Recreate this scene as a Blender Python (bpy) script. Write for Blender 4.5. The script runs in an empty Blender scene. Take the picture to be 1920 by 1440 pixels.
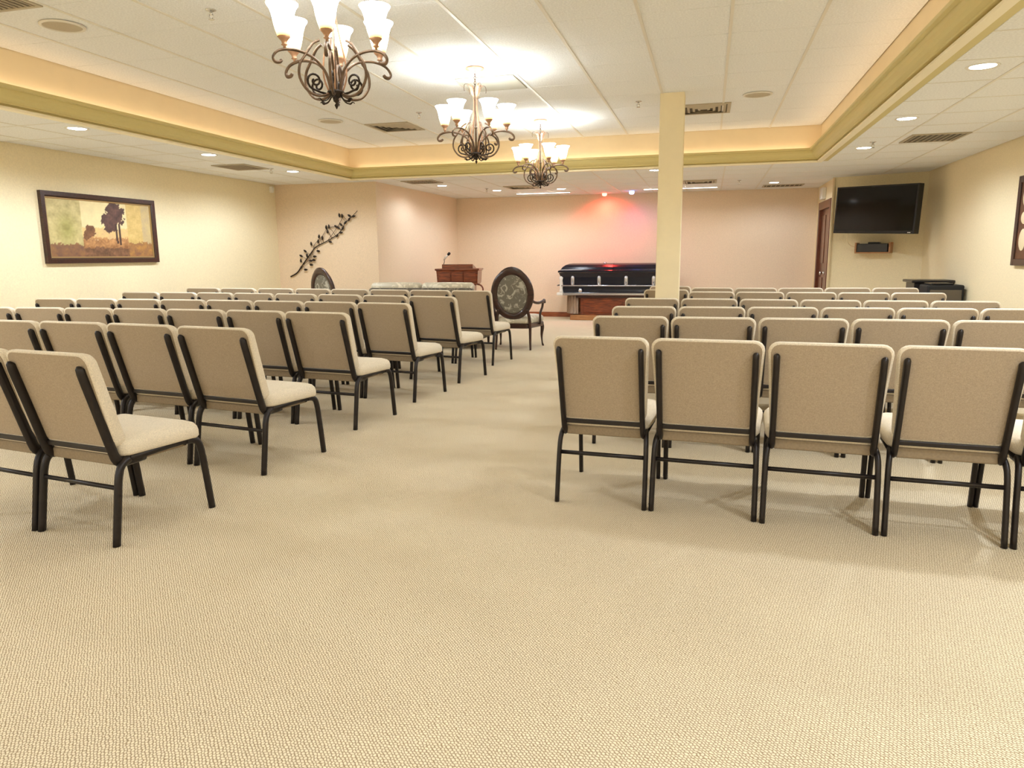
import bpy, bmesh, math, random
from mathutils import Vector, Matrix
random.seed(7)
sc = bpy.context.scene
col = sc.collection
R = math.radians

# ------------------------------------------------------------------ camera, world, exposure, area lights
H = 1.28
yaw, pitch, roll = -0.26335102, 0.17515839, -0.00900094
fw = Vector((math.sin(yaw)*math.cos(pitch), math.cos(yaw)*math.cos(pitch), -math.sin(pitch)))
rt = Vector((math.cos(yaw), -math.sin(yaw), 0.0)); up = rt.cross(fw)
rt2 = rt*math.cos(roll) + up*math.sin(roll); up2 = -rt*math.sin(roll) + up*math.cos(roll)
cd = bpy.data.cameras.new('camera'); cam = bpy.data.objects.new('camera', cd); col.objects.link(cam)
cd.sensor_width = 36.0; cd.lens = 36.0*1357.2/1920.0; cd.clip_start = 0.05
cam.matrix_world = Matrix(((rt2.x, up2.x, -fw.x, 0), (rt2.y, up2.y, -fw.y, 0), (rt2.z, up2.z, -fw.z, H), (0, 0, 0, 1)))
sc.camera = cam
w = bpy.data.worlds.new('world'); sc.world = w; w.use_nodes = True
w.node_tree.nodes['Background'].inputs[0].default_value = (0.9, 0.85, 0.75, 1)
w.node_tree.nodes['Background'].inputs[1].default_value = 0.3
sc.view_settings.view_transform = 'Standard'; sc.view_settings.look = 'None'
sc.view_settings.gamma = 1.0; sc.view_settings.use_curve_mapping = False
sc.view_settings.exposure = 1.13
try:
    sc.cycles.use_denoising = True
    sc.cycles.max_bounces = 8; sc.cycles.diffuse_bounces = 5; sc.cycles.sample_clamp_indirect = 6.0
except Exception:
    pass

def light(name, kind, loc, power, color, rot=(0, 0, 0), **kw):
    ld = bpy.data.lights.new(name, kind); ld.energy = power; ld.color = color
    for k, v in kw.items(): setattr(ld, k, v)
    o = bpy.data.objects.new(name, ld); o.location = loc; o.rotation_euler = rot; col.objects.link(o)
    return o

CX0, CX1, CY0, CY1 = -5.54, 1.385, -1.40, 10.80       # raised ceiling opening
ZS, ZC = 2.50, 2.96                                   # soffit, raised ceiling
WL, WR = -7.16, 3.22
CAN_P, CHAND_P, COVE_P = 60.0, 0.5, 2.4
WARM = (0.89, 0.985, 1.12)
# rope light of the cove: four strips lying on the ledge behind the crown moulding
COVE_C = (1.0, 0.78, 0.56)
for nm, lx, ly, sx, sy in (('cove_light', CX0+.05, (CY0+CY1)/2, .03, CY1-CY0-.3), ('cove_light', CX1-.05, (CY0+CY1)/2, .03, CY1-CY0-.3),
                           ('cove_light', (CX0+CX1)/2, CY1-.05, CX1-CX0-.3, .03), ('cove_light', (CX0+CX1)/2, CY0+.05, CX1-CX0-.3, .03)):
    light(nm, 'AREA', (lx, ly, 2.635), COVE_P*max(sx, sy)/7.0, COVE_C, (math.pi, 0, 0), shape='RECTANGLE', size=sx, size_y=sy)

# ------------------------------------------------------------------ materials
def lin(c):
    return tuple(((v/255)/12.92 if v/255 <= .04045 else ((v/255+.055)/1.055)**2.4) for v in c)
def mat(name, rgb, rough=.6, metal=0.0, vary=0.0, vscale=20, bump=0.0, bscale=200, spec=.5, emit=None, estr=0.0, coat=0.0, detail=3):
    m = bpy.data.materials.new(name); m.use_nodes = True; nt = m.node_tree; b = nt.nodes['Principled BSDF']
    c = lin(rgb)
    b.inputs['Base Color'].default_value = (*c, 1); b.inputs['Roughness'].default_value = rough; b.inputs['Metallic'].default_value = metal
    b.inputs['Specular IOR Level'].default_value = spec; b.inputs['Coat Weight'].default_value = coat
    if emit: b.inputs['Emission Color'].default_value = (*emit, 1); b.inputs['Emission Strength'].default_value = estr
    if vary or bump:
        tc = nt.nodes.new('ShaderNodeTexCoord')
    if vary:
        n = nt.nodes.new('ShaderNodeTexNoise'); n.inputs['Scale'].default_value = vscale; n.inputs['Detail'].default_value = detail
        r = nt.nodes.new('ShaderNodeValToRGB'); r.color_ramp.elements[0].position = .3; r.color_ramp.elements[1].position = .7
        r.color_ramp.elements[0].color = (*[v*(1-vary) for v in c], 1); r.color_ramp.elements[1].color = (*[min(1, v*(1+vary)) for v in c], 1)
        nt.links.new(tc.outputs['Object'], n.inputs['Vector']); nt.links.new(n.outputs['Fac'], r.inputs['Fac']); nt.links.new(r.outputs['Color'], b.inputs['Base Color'])
    if bump:
        n2 = nt.nodes.new('ShaderNodeTexNoise'); n2.inputs['Scale'].default_value = bscale; n2.inputs['Detail'].default_value = 2
        bp = nt.nodes.new('ShaderNodeBump'); bp.inputs['Strength'].default_value = bump; bp.inputs['Distance'].default_value = .01
        nt.links.new(tc.outputs['Object'], n2.inputs['Vector']); nt.links.new(n2.outputs['Fac'], bp.inputs['Height']); nt.links.new(bp.outputs['Normal'], b.inputs['Normal'])
    return m
def wood(name, dark, light_, scale=6, rough=.35, axis='X', coat=.3):
    m = mat(name, dark, rough, coat=coat); nt = m.node_tree; b = nt.nodes['Principled BSDF']
    tc = nt.nodes.new('ShaderNodeTexCoord'); mp = nt.nodes.new('ShaderNodeMapping')
    mp.inputs['Scale'].default_value = (1, 8, 8) if axis == 'X' else (8, 8, 1)
    n = nt.nodes.new('ShaderNodeTexNoise'); n.inputs['Scale'].default_value = scale; n.inputs['Detail'].default_value = 5; n.inputs['Distortion'].default_value = .8
    r = nt.nodes.new('ShaderNodeValToRGB'); r.color_ramp.elements[0].position = .35; r.color_ramp.elements[1].position = .68
    r.color_ramp.elements[0].color = (*lin(dark), 1); r.color_ramp.elements[1].color = (*lin(light_), 1)
    nt.links.new(tc.outputs['Object'], mp.inputs[0]); nt.links.new(mp.outputs[0], n.inputs['Vector']); nt.links.new(n.outputs['Fac'], r.inputs['Fac']); nt.links.new(r.outputs['Color'], b.inputs['Base Color'])
    return m
M = {}
M['wall'] = mat('wall_vinyl', (236, 221, 184), .75, vary=.05, vscale=60, bump=.15, bscale=160, spec=.2)
M['wall_peach'] = mat('wall_peach', (236, 214, 186), .75, vary=.05, vscale=60, bump=.15, bscale=160, spec=.2)
M['accent'] = mat('wall_accent', (226, 202, 170), .75, vary=.06, vscale=60, bump=.15, bscale=160, spec=.2)
M['column'] = mat('column_paint', (238, 222, 184), .6, vary=.02, vscale=8, spec=.3)
M['crown'] = mat('crown_paint', (214, 198, 136), .45, spec=.4)
M['bead'] = mat('bead_paint', (250, 238, 205), .4)
M['fascia'] = mat('fascia_paint', (240, 220, 182), .7, vary=.02, vscale=5, spec=.2)
M['tile'] = mat('ceiling_tile', (238, 237, 233), .9, vary=.08, vscale=70, bump=.5, bscale=90, spec=.1)
M['tee'] = mat('ceiling_tee', (226, 219, 203), .4)
M['slab'] = mat('plenum', (60, 55, 48), .9)
M['fabric'] = mat('chair_fabric', (228, 215, 192), .95, vary=.13, vscale=190, bump=.35, bscale=420, spec=.15)
M['rear'] = mat('shaded_rear_fabric', (172, 154, 130), .95, vary=.13, vscale=190, bump=.35, bscale=420, spec=.1)  # same upholstery as the pads, shade on chair backs put into its colour
M['pan'] = mat('seat_pan', (138, 120, 94), .8, vary=.1, vscale=90)
M['black'] = mat('black_metal', (34, 27, 24), .38, metal=.3, vary=.2, vscale=30)
M['iron'] = mat('antique_iron', (112, 92, 76), .42, metal=.6, vary=.35, vscale=25)
M['iron_dark'] = mat('dark_iron', (48, 38, 32), .4, metal=.6, vary=.3, vscale=30)
M['copper'] = mat('copper_leaf', (186, 146, 118), .45, metal=.4, vary=.15, vscale=25)
M['darkwood'] = wood('dark_carved_wood', (38, 20, 14), (66, 34, 22), 9, .3)
M['redwood'] = wood('cherry_wood', (86, 36, 18), (146, 72, 36), 5, .3)
M['doorwood'] = wood('door_wood', (78, 34, 16), (112, 54, 26), 4, .35, 'Z')
M['oak'] = wood('oak_trim', (150, 96, 50), (186, 130, 78), 5, .4)
M['base'] = wood('baseboard_wood', (128, 64, 30), (160, 86, 44), 5, .4)
M['white'] = mat('white_plastic', (232, 226, 214), .5)
M['grille'] = mat('vent_enamel', (182, 168, 142), .5)
M['vdark'] = mat('vent_shadow', (92, 82, 66), .9)
M['spk'] = mat('speaker_grille', (202, 188, 160), .7, bump=.6, bscale=600)
M['chrome'] = mat('brushed_chrome', (214, 212, 208), .22, metal=1)
M['casket'] = mat('casket_lacquer', (10, 14, 30), .2, metal=.0, coat=.25, spec=.35)
M['silver'] = mat('silver_trim', (205, 205, 208), .25, metal=.9)
M['drape'] = mat('beige_drape', (206, 176, 146), .9, vary=.06, vscale=30)
M['gloss'] = mat('tv_screen', (4, 5, 6), .07, spec=.35)
M['tvblack'] = mat('tv_plastic', (14, 14, 15), .3)
M['ebony'] = mat('black_lacquer', (22, 16, 18), .35, coat=.2)
M['rubber'] = mat('black_rubber', (16, 15, 15), .7)
M['gold'] = mat('frame_gilt', (168, 138, 88), .45, metal=.4)
M['cream'] = mat('cream_medallion', (226, 206, 166), .6)
M['mirror'] = mat('carved_brown', (98, 62, 34), .5, vary=.3, vscale=14)
M['can'] = mat('lamp_lens', (255, 250, 240), .5, emit=(.94, .98, 1), estr=14)
M['soffit_glow'] = mat('lit_ceiling_glow', (255, 246, 236), .5, emit=(1, .92, .84), estr=3.5)  # glow standing in for brightly lit ceiling tiles
M['redlens'] = mat('red_lens', (255, 90, 70), .5, emit=(1, .12, .08), estr=5)
M['bluelens'] = mat('blue_lens', (120, 140, 255), .5, emit=(.25, .35, 1), estr=5)

def damask(name, a, b_, thr=.5, scale=9):
    m = mat(name, a, .75); nt = m.node_tree; b = nt.nodes['Principled BSDF']
    tc = nt.nodes.new('ShaderNodeTexCoord'); v = nt.nodes.new('ShaderNodeTexNoise'); v.inputs['Scale'].default_value = scale
    v.inputs['Detail'].default_value = 2.5; v.inputs['Distortion'].default_value = 1.6
    r = nt.nodes.new('ShaderNodeValToRGB'); r.color_ramp.elements[0].position = thr; r.color_ramp.elements[1].position = thr+.10
    r.color_ramp.elements[0].color = (*lin(a), 1); r.color_ramp.elements[1].color = (*lin(b_), 1)
    nt.links.new(tc.outputs['Object'], v.inputs['Vector']); nt.links.new(v.outputs['Fac'], r.inputs['Fac']); nt.links.new(r.outputs['Color'], b.inputs['Base Color'])
    return m
M['tapestry'] = damask('grey_floral_tapestry', (112, 106, 92), (176, 170, 152), .53, 11)
M['satin'] = damask('pale_floral_satin', (190, 180, 156), (222, 213, 190), .5, 9)
M['satin'].node_tree.nodes['Principled BSDF'].inputs['Roughness'].default_value = .5
M['loveseat_back'] = damask('loveseat_tapestry', (108, 100, 88), (140, 130, 114), .5, 12)

# glass shade: milk glass, amber towards its fitter
def shade_mat():
    m = mat('milk_glass', (255, 246, 230), .3); nt = m.node_tree; b = nt.nodes['Principled BSDF']
    tc = nt.nodes.new('ShaderNodeTexCoord'); sp = nt.nodes.new('ShaderNodeSeparateXYZ')
    mr = nt.nodes.new('ShaderNodeMapRange'); mr.inputs[1].default_value = 0.0; mr.inputs[2].default_value = .17
    r = nt.nodes.new('ShaderNodeValToRGB'); e = r.color_ramp.elements
    e[0].position = 0; e[0].color = (1.0, .50, .10, 1); e[1].position = .55; e[1].color = (.90, .97, 1.0, 1)
    x = e.new(.22); x.color = (1.0, .70, .30, 1)
    nt.links.new(tc.outputs['Object'], sp.inputs[0]); nt.links.new(sp.outputs['Z'], mr.inputs[0]); nt.links.new(mr.outputs[0], r.inputs[0])
    nt.links.new(r.outputs[0], b.inputs['Base Color']); nt.links.new(r.outputs[0], b.inputs['Emission Color'])
    mr2 = nt.nodes.new('ShaderNodeMapRange'); mr2.inputs[1].default_value = 0.0; mr2.inputs[2].default_value = .10
    mr2.inputs[3].default_value = 1.0; mr2.inputs[4].default_value = 6.5
    nt.links.new(sp.outputs['Z'], mr2.inputs[0]); nt.links.new(mr2.outputs[0], b.inputs['Emission Strength'])
    return m
M['shade'] = shade_mat()

# loop-pile carpet, rows laid diagonally
def carpet_mat():
    m = mat('loop_carpet', (216, 194, 156), .97, spec=.1); nt = m.node_tree; L = nt.links; b = nt.nodes['Principled BSDF']
    tc = nt.nodes.new('ShaderNodeTexCoord')
    nz = nt.nodes.new('ShaderNodeTexNoise'); nz.inputs['Scale'].default_value = 55; nz.inputs['Detail'].default_value = 2
    L.new(tc.outputs['Object'], nz.inputs['Vector'])
    sub = nt.nodes.new('ShaderNodeVectorMath'); sub.operation = 'MULTIPLY_ADD'
    sub.inputs[1].default_value = (.012, .012, 0); L.new(nz.outputs['Color'], sub.inputs[0]); L.new(tc.outputs['Object'], sub.inputs[2])
    mp = nt.nodes.new('ShaderNodeMapping'); mp.inputs['Rotation'].default_value = (0, 0, R(-43)); L.new(sub.outputs[0], mp.inputs[0])
    sx = nt.nodes.new('ShaderNodeSeparateXYZ'); L.new(mp.outputs[0], sx.inputs[0])
    def mth(op, a, bb=None):
        n = nt.nodes.new('ShaderNodeMath'); n.operation = op
        for i, v in ((0, a), (1, bb)):
            if v is None: continue
            if isinstance(v, (int, float)): n.inputs[i].default_value = v
            else: L.new(v, n.inputs[i])
        return n.outputs[0]
    row = mth('FLOOR', mth('MULTIPLY', sx.outputs['X'], 1/.0086))
    a = mth('ABSOLUTE', mth('SINE', mth('MULTIPLY', sx.outputs['X'], math.pi/.0086)))
    off = mth('MULTIPLY', mth('MODULO', row, 2.0), math.pi/2)
    c = mth('ABSOLUTE', mth('SINE', mth('ADD', mth('MULTIPLY', sx.outputs['Y'], math.pi/.0115), off)))
    h = mth('MULTIPLY', mth('POWER', a, .6), mth('ADD', mth('MULTIPLY', mth('POWER', c, .6), .85), .15))
    r = nt.nodes.new('ShaderNodeValToRGB'); e = r.color_ramp.elements
    e[0].position = .15; e[0].color = (*lin((150, 126, 92)), 1); e[1].position = .75; e[1].color = (*lin((232, 218, 188)), 1)
    L.new(h, r.inputs[0])
    n2 = nt.nodes.new('ShaderNodeTexNoise'); n2.inputs['Scale'].default_value = 2.2; n2.inputs['Detail'].default_value = 4; L.new(tc.outputs['Object'], n2.inputs['Vector'])
    n3 = nt.nodes.new('ShaderNodeTexNoise'); n3.inputs['Scale'].default_value = 130; n3.inputs['Detail'].default_value = 1; L.new(tc.outputs['Object'], n3.inputs['Vector'])
    k = mth('ADD', mth('MULTIPLY', n2.outputs['Fac'], .16), mth('MULTIPLY', n3.outputs['Fac'], .30))
    k = mth('ADD', k, .77)
    vm = nt.nodes.new('ShaderNodeVectorMath'); vm.operation = 'SCALE'; L.new(r.outputs[0], vm.inputs[0]); L.new(k, vm.inputs['Scale'])
    L.new(vm.outputs[0], b.inputs['Base Color'])
    bp = nt.nodes.new('ShaderNodeBump'); bp.inputs['Strength'].default_value = .5; bp.inputs['Distance'].default_value = .004
    L.new(h, bp.inputs['Height']); L.new(bp.outputs[0], b.inputs['Normal'])
    return m
M['carpet'] = carpet_mat()

# ------------------------------------------------------------------ builders
def box(bm, x0, x1, y0, y1, z0, z1, bev=0.0):
    vs = [bm.verts.new(p) for p in ((x0, y0, z0), (x1, y0, z0), (x1, y1, z0), (x0, y1, z0), (x0, y0, z1), (x1, y0, z1), (x1, y1, z1), (x0, y1, z1))]
    fs = [bm.faces.new([vs[i] for i in f]) for f in ((0, 3, 2, 1), (4, 5, 6, 7), (0, 1, 5, 4), (1, 2, 6, 5), (2, 3, 7, 6), (3, 0, 4, 7))]
    if bev:
        es = list({e for f in fs for e in f.edges})
        bmesh.ops.bevel(bm, geom=es, offset=bev, segments=2, affect='EDGES', profile=.5)
def obox(bm, c, ex, ey, ez, a=0.0, bev=0.0):
    """box centred at c (base z), rotated a about z"""
    b2 = bmesh.new(); box(b2, -ex/2, ex/2, -ey/2, ey/2, 0, ez, bev)
    b2.transform(Matrix.Translation(c) @ Matrix.Rotation(a, 4, 'Z'))
    me = bpy.data.meshes.new('t'); b2.to_mesh(me); b2.free(); bm.from_mesh(me); bpy.data.meshes.remove(me)
def smooth_path(pts, k=6):
    P = [Vector(p) for p in pts]; out = []
    for i in range(len(P)-1):
        a, b, c, d = P[max(i-1, 0)], P[i], P[i+1], P[min(i+2, len(P)-1)]
        for j in range(k):
            t = j/k
            out.append(.5*((2*b)+(c-a)*t+(2*a-5*b+4*c-d)*t*t+(3*b-a-3*c+d)*t**3))
    out.append(P[-1]); return out
def tube(bm, pts, r, n=8, cap=True, flat=1.0):
    P = [Vector(p) for p in pts]; N = len(P)
    rr = r if isinstance(r, (list, tuple)) else [r]*N
    T = [(P[min(i+1, N-1)]-P[max(i-1, 0)]).normalized() for i in range(N)]
    u = T[0].orthogonal().normalized()
    if abs(T[0].x) < .9: u = (Vector((1, 0, 0))-T[0]*T[0].x).normalized()
    rings = []
    for i in range(N):
        u = (u-T[i]*u.dot(T[i])).normalized(); v = T[i].cross(u)
        rings.append([bm.verts.new(P[i]+(u*math.cos(2*math.pi*k/n)+v*math.sin(2*math.pi*k/n)*flat)*rr[i]) for k in range(n)])
    for i in range(N-1):
        for k in range(n):
            f = bm.faces.new((rings[i][k], rings[i][(k+1) % n], rings[i+1][(k+1) % n], rings[i+1][k])); f.smooth = True
    if cap: bm.faces.new(list(reversed(rings[0]))); bm.faces.new(rings[-1])
def lathe(bm, prof, n=20, c=(0, 0, 0), cap=True):
    rings = []
    for r, z in prof: rings.append([bm.verts.new((c[0]+r*math.cos(2*math.pi*k/n), c[1]+r*math.sin(2*math.pi*k/n), c[2]+z)) for k in range(n)])
    for i in range(len(rings)-1):
        for k in range(n):
            f = bm.faces.new((rings[i][k], rings[i][(k+1) % n], rings[i+1][(k+1) % n], rings[i+1][k])); f.smooth = True
    if cap: bm.faces.new(list(reversed(rings[0]))); bm.faces.new(rings[-1])
def loft(bm, loops, cap=True, smooth=True):
    rings = [[bm.verts.new(p) for p in lp] for lp in loops]; n = len(rings[0])
    for i in range(len(rings)-1):
        for k in range(n):
            f = bm.faces.new((rings[i][k], rings[i][(k+1) % n], rings[i+1][(k+1) % n], rings[i+1][k])); f.smooth = smooth
    if cap: bm.faces.new(list(reversed(rings[0]))).smooth = False; bm.faces.new(rings[-1]).smooth = smooth
def rrect(w0, w1, h, r, seg=5):
    """rounded outline: bottom width w0, top width w1, height h"""
    pts = []
    cs = ((w1/2-r, h-r, 0), (-w1/2+r, h-r, 90), (-w0/2+r, r, 180), (w0/2-r, r, 270))
    for cx, cy, a0 in cs:
        for k in range(seg+1):
            a = R(a0+90*k/seg); pts.append((cx+r*math.cos(a), cy+r*math.sin(a)))
    return pts
def obj(name, bm, m, parent=None, loc=None, label=None):
    bmesh.ops.recalc_face_normals(bm, faces=bm.faces)
    me = bpy.data.meshes.new(name); bm.to_mesh(me); bm.free()
    if m is not None: me.materials.append(m)
    o = bpy.data.objects.new(name, me); col.objects.link(o)
    if parent is not None: o.parent = parent
    if loc is not None: o.location = loc
    if label: o['label'] = label
    return o
def share(name, me, parent, loc=(0, 0, 0), rot=0.0, label=None):
    o = bpy.data.objects.new(name, me); col.objects.link(o); o.parent = parent; o.location = loc; o.rotation_euler = (0, 0, rot)
    if label: o['label'] = label
    return o
def tag(o, label, cat, group=None):
    o['label'] = label; o['category'] = cat
    if group: o['group'] = group
    return o
def thing(name, label, cat, loc=(0, 0, 0), rz=0.0, group=None):
    o = bpy.data.objects.new(name, None); col.objects.link(o); o.location = loc; o.rotation_euler = (0, 0, rz); o.empty_display_size = .1
    return tag(o, label, cat, group)
def structure(name, bm, m, label=None, parent=None):
    o = obj(name, bm, m, parent)
    if parent is None: o['kind'] = 'structure'
    if label: o['label'] = label
    if label and parent is None: o['category'] = name.split('_')[0]
    return o
def copy_tree(o, parent=None):
    c = o.copy(); col.objects.link(c)
    if parent is not None: c.parent = parent
    for ch in list(o.children): copy_tree(ch, c)
    return c
NB = bmesh.new

# ------------------------------------------------------------------ floor and walls
YB, YN = 15.12, -4.2
b = NB(); box(b, WL-.2, WR+.2, YN-.2, YB+.2, -.12, 0); structure('floor', b, M['carpet'], 'beige loop-pile carpet laid over the whole floor')
def wall(name, p, q, m, label, z1=3.15, t=.12):
    d = Vector((q[0]-p[0], q[1]-p[1], 0)); n = Vector((d.y, -d.x, 0)).normalized()*t      # n points away from room when p->q is clockwise seen from above... checked per wall
    b = NB(); vs = []
    for z in (0, z1):
        for v in (Vector((*p, z)), Vector((*q, z)), Vector((*q, z))+n, Vector((*p, z))+n): vs.append(b.verts.new(v))
    for f in ((0, 1, 2, 3), (4, 7, 6, 5), (0, 4, 5, 1), (1, 5, 6, 2), (2, 6, 7, 3), (3, 7, 4, 0)): b.faces.new([vs[i] for i in f])
    return structure(name, b, m, label)
AL = (-7.16, 11.2); AM = (-5.33, 11.27); AB = (-5.27, 15.12); BR = (1.95, 15.12); DR = (1.95, 13.26); TR = (3.22, 12.75)
wall('wall_left', (WL, AL[1]), (WL, YN), M['wall'], 'long cream wall on the left with the landscape picture')
wall('wall_accent', AM, AL, M['accent'], 'tan accent wall carrying the metal branch')
wall('wall_alcove', AB, AM, M['wall_peach'], 'left side wall of the front alcove')
wall('wall_back', BR, AB, M['wall_peach'], 'far wall behind the casket, washed red at its middle')
wall('wall_television', TR, DR, M['wall'], 'short wall behind the television')
wall('wall_right', (WR, YN), TR, M['wall'], 'long cream wall on the right')
wall('wall_near', (WL, YN), (WR, YN), M['wall'], 'rear wall behind the camera')
# door wall with an opening
DY0, DY1, DZ = 13.46, 14.72, 2.10
b = NB(); box(b, 1.95, 2.07, 13.26, DY0, 0, 3.15); box(b, 1.95, 2.07, DY1, 15.12, 0, 3.15); box(b, 1.95, 2.07, DY0, DY1, DZ, 3.15)
structure('wall_door', b, M['wall'], 'narrow wall with the brown door')
b = NB(); box(b, 1.985, 2.035, DY0+.05, DY1-.05, .01, DZ-.05); d = structure('door_1', b, M['doorwood'], 'dark reddish brown wooden door beside the television')
b = NB(); box(b, 1.93, 2.04, DY0-.07, DY0+.05, 0, DZ+.09, .006); box(b, 1.93, 2.04, DY1-.05, DY1+.07, 0, DZ+.09, .006); box(b, 1.93, 2.04, DY0+.05, DY1-.05, DZ-.05, DZ+.09, .006)
obj('door_frame', b, M['doorwood'], d)
b = NB(); lathe(b, [(.03, 0), (.03, .012), (.014, .02), (.014, .045), (.034, .055), (.036, .07), (.02, .082)], 14)
b.transform(Matrix.Translation((1.985, 13.99, .93)) @ Matrix.Rotation(-math.pi/2, 4, 'Y')); obj('door_handle', b, M['chrome'], d, label='pale metal door knob')
b = NB()
for z0, z1 in ((.2, .85), (1.1, 1.95)):
    for y0, y1 in ((DY0+.17, 14.03), (14.15, DY1-.17)): box(b, 1.972, 1.99, y0, y1, z0, z1, .006)
obj('door_panel', b, M['doorwood'], d)
# corner bead beside the television wall
b = NB(); box(b, 1.925, 1.955, 13.22, 13.262, 0, ZS); structure('trim_3', b, M['cream'], 'pale corner bead between door wall and television wall')

def skirt(name, p, q, label):
    d = Vector((q[0]-p[0], q[1]-p[1], 0)); L = d.length; a = math.atan2(d.y, d.x)
    b = NB(); box(b, 0, L, -.014, .004, 0, .085); box(b, 0, L, -.010, .004, .085, .10); b.transform(Matrix.Translation((*p, 0)) @ Matrix.Rotation(a, 4, 'Z'))
    structure(name, b, M['base'], label)
# board sits on the room side of each wall
skirt('baseboard_back', AB, BR, 'brown baseboard under the far wall')
skirt('baseboard_alcove', AM, AB, 'brown baseboard in the alcove')
skirt('baseboard_accent', AL, AM, 'brown baseboard under the accent wall')
skirt('baseboard_left', (WL, YN), AL, 'brown baseboard under the left wall')
skirt('baseboard_right', TR, (WR, YN), 'brown baseboard under the right wall')
skirt('baseboard_television', DR, TR, 'brown baseboard under the television wall')

# column
b = NB(); box(b, -.56, -.307, 8.2, 8.45, 0, ZC, .004); c = structure('column_1', b, M['column'], 'square cream painted column standing among the right-hand chairs'); c['category'] = 'column'

# ------------------------------------------------------------------ raised ceiling and soffit
b = NB(); box(b, WL-.2, WR+.2, YN-.2, YB+.2, ZC+.12, ZC+.2); structure('ceiling_slab', b, M['slab'], 'dark slab above the ceiling tiles')
def tile_mesh(w, d, t=.015):
    b = NB(); box(b, -w/2, w/2, -d/2, d/2, 0, t); bmesh.ops.bevel(b, geom=[e for e in b.edges if all(v.co.z < 1e-6 for v in e.verts)], offset=.004, segments=1, affect='EDGES')
    me = bpy.data.meshes.new('tile'); b.to_mesh(me); b.free(); me.materials.append(M['tile']); return me
cache = {}
def tiles(parent, xs, ys, z, inside=lambda x, y: True):
    for i in range(len(xs)-1):
        for j in range(len(ys)-1):
            cx, cy = (xs[i]+xs[i+1])/2, (ys[j]+ys[j+1])/2
            if not inside(cx, cy): continue
            w_, d_ = round(xs[i+1]-xs[i]-.016, 3), round(ys[j+1]-ys[j]-.016, 3)
            if (w_, d_) not in cache: cache[(w_, d_)] = tile_mesh(w_, d_)
            share('tile', cache[(w_, d_)], parent, (cx, cy, z))
uxs = [CX0]+[round(1.364-.635*k, 3) for k in range(10, -1, -1)]; uxs[-1] = CX1
uys = [round(4.91+.66*k, 3) for k in range(-3, 9)]+[CY1]
# cover panel of the raised ceiling (far, out of view part joined)
b = NB()
for x in range(len(uxs)-1):
    y = 2.93
    while y > CY0+.1:
        y0 = max(CY0, y-.66); box(b, uxs[x]+.008, uxs[x+1]-.008, y0+.008, y-.008, ZC, ZC+.015); y -= .66
ceil = structure('ceiling', b, M['tile'], 'raised tiled ceiling panel with the chandeliers')
tiles(ceil, uxs, uys, ZC)
for x in uxs[1:-1]:
    b = NB(); box(b, x-.012, x+.012, CY0, CY1, ZC-.006, ZC+.02); obj('grid_runner', b, M['tee'], ceil)
b = NB()
ys = [4.91+.66*k for k in range(-9, 9)]
for y in ys:
    if CY0 < y < CY1:
        for i in range(len(uxs)-1): box(b, uxs[i]+.012, uxs[i+1]-.012, y-.009, y+.009, ZC-.001, ZC+.02)
o = obj('grid_cross_tee', b, M['tile'], ceil); o['kind'] = 'stuff'
# soffit ring
b = NB(); box(b, WL-.1, CX0-.06, YN-.1, 2.93, ZS, ZS+.015); box(b, CX1+.105, WR+.1, YN-.1, 2.93, ZS, ZS+.015); box(b, CX0-.06, CX1+.105, YN-.1, CY0-.02, ZS, ZS+.015)
low = structure('ceiling', b, M['tile'], 'lower tiled soffit running round the raised panel')
sys_ = [round(4.91+.66*k, 3) for k in range(-3, 16)]; sys_ = [y for y in sys_ if y < YB-.1]+[YB]
lx = [WL, -6.81, -6.175, CX0-.0]
rx = [CX1+.105, 1.95, 2.585, WR]
near = [y for y in sys_ if y < 10.7]+[CY1]
farr = [CY1]+[y for y in sys_ if y > 11.0]
inroom = lambda x, y: (y < 11.3 or x > -5.33) and (x < 1.95 or y < 13.2)
tiles(low, lx, near, ZS); tiles(low, rx, near, ZS)
fxs = [WL, -6.81, -6.175]+[round(-5.54+.635*k, 3) for k in range(0, 12)]+[2.585, WR]; fxs = sorted(set(fxs)); fxs = [x for x in fxs if abs(x-1.445) > .001]
tiles(low, fxs, farr, ZS, inroom)
for x in (-6.81, -6.175, 1.95, 2.585):
    b = NB(); box(b, x-.011, x+.011, 2.93, CY1, ZS-.003, ZS+.02); obj('grid_runner', b, M['tee'], low)
for x in fxs[1:-1]:
    b = NB(); y1 = 11.2 if x < -5.4 else (13.0 if x > 1.96 else YB); box(b, x-.011, x+.011, CY1, y1, ZS-.003, ZS+.02); obj('grid_runner', b, M['tee'], low)
b = NB()
for y in sys_[:-1]:
    if y < CY1:
        box(b, WL, CX0-.01, y-.008, y+.008, ZS-.001, ZS+.02); box(b, CX1+.105, WR, y-.008, y+.008, ZS-.001, ZS+.02)
    else:
        box(b, -5.3 if y > 11.2 else WL, 1.95 if y > 12.9 else WR, y-.008, y+.008, ZS-.001, ZS+.02)
box(b, -5.54, 1.385, CY1-.004, CY1+.012, ZS-.001, ZS+.02)
o = obj('grid_cross_tee', b, M['tee'], low); o['kind'] = 'stuff'
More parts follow.
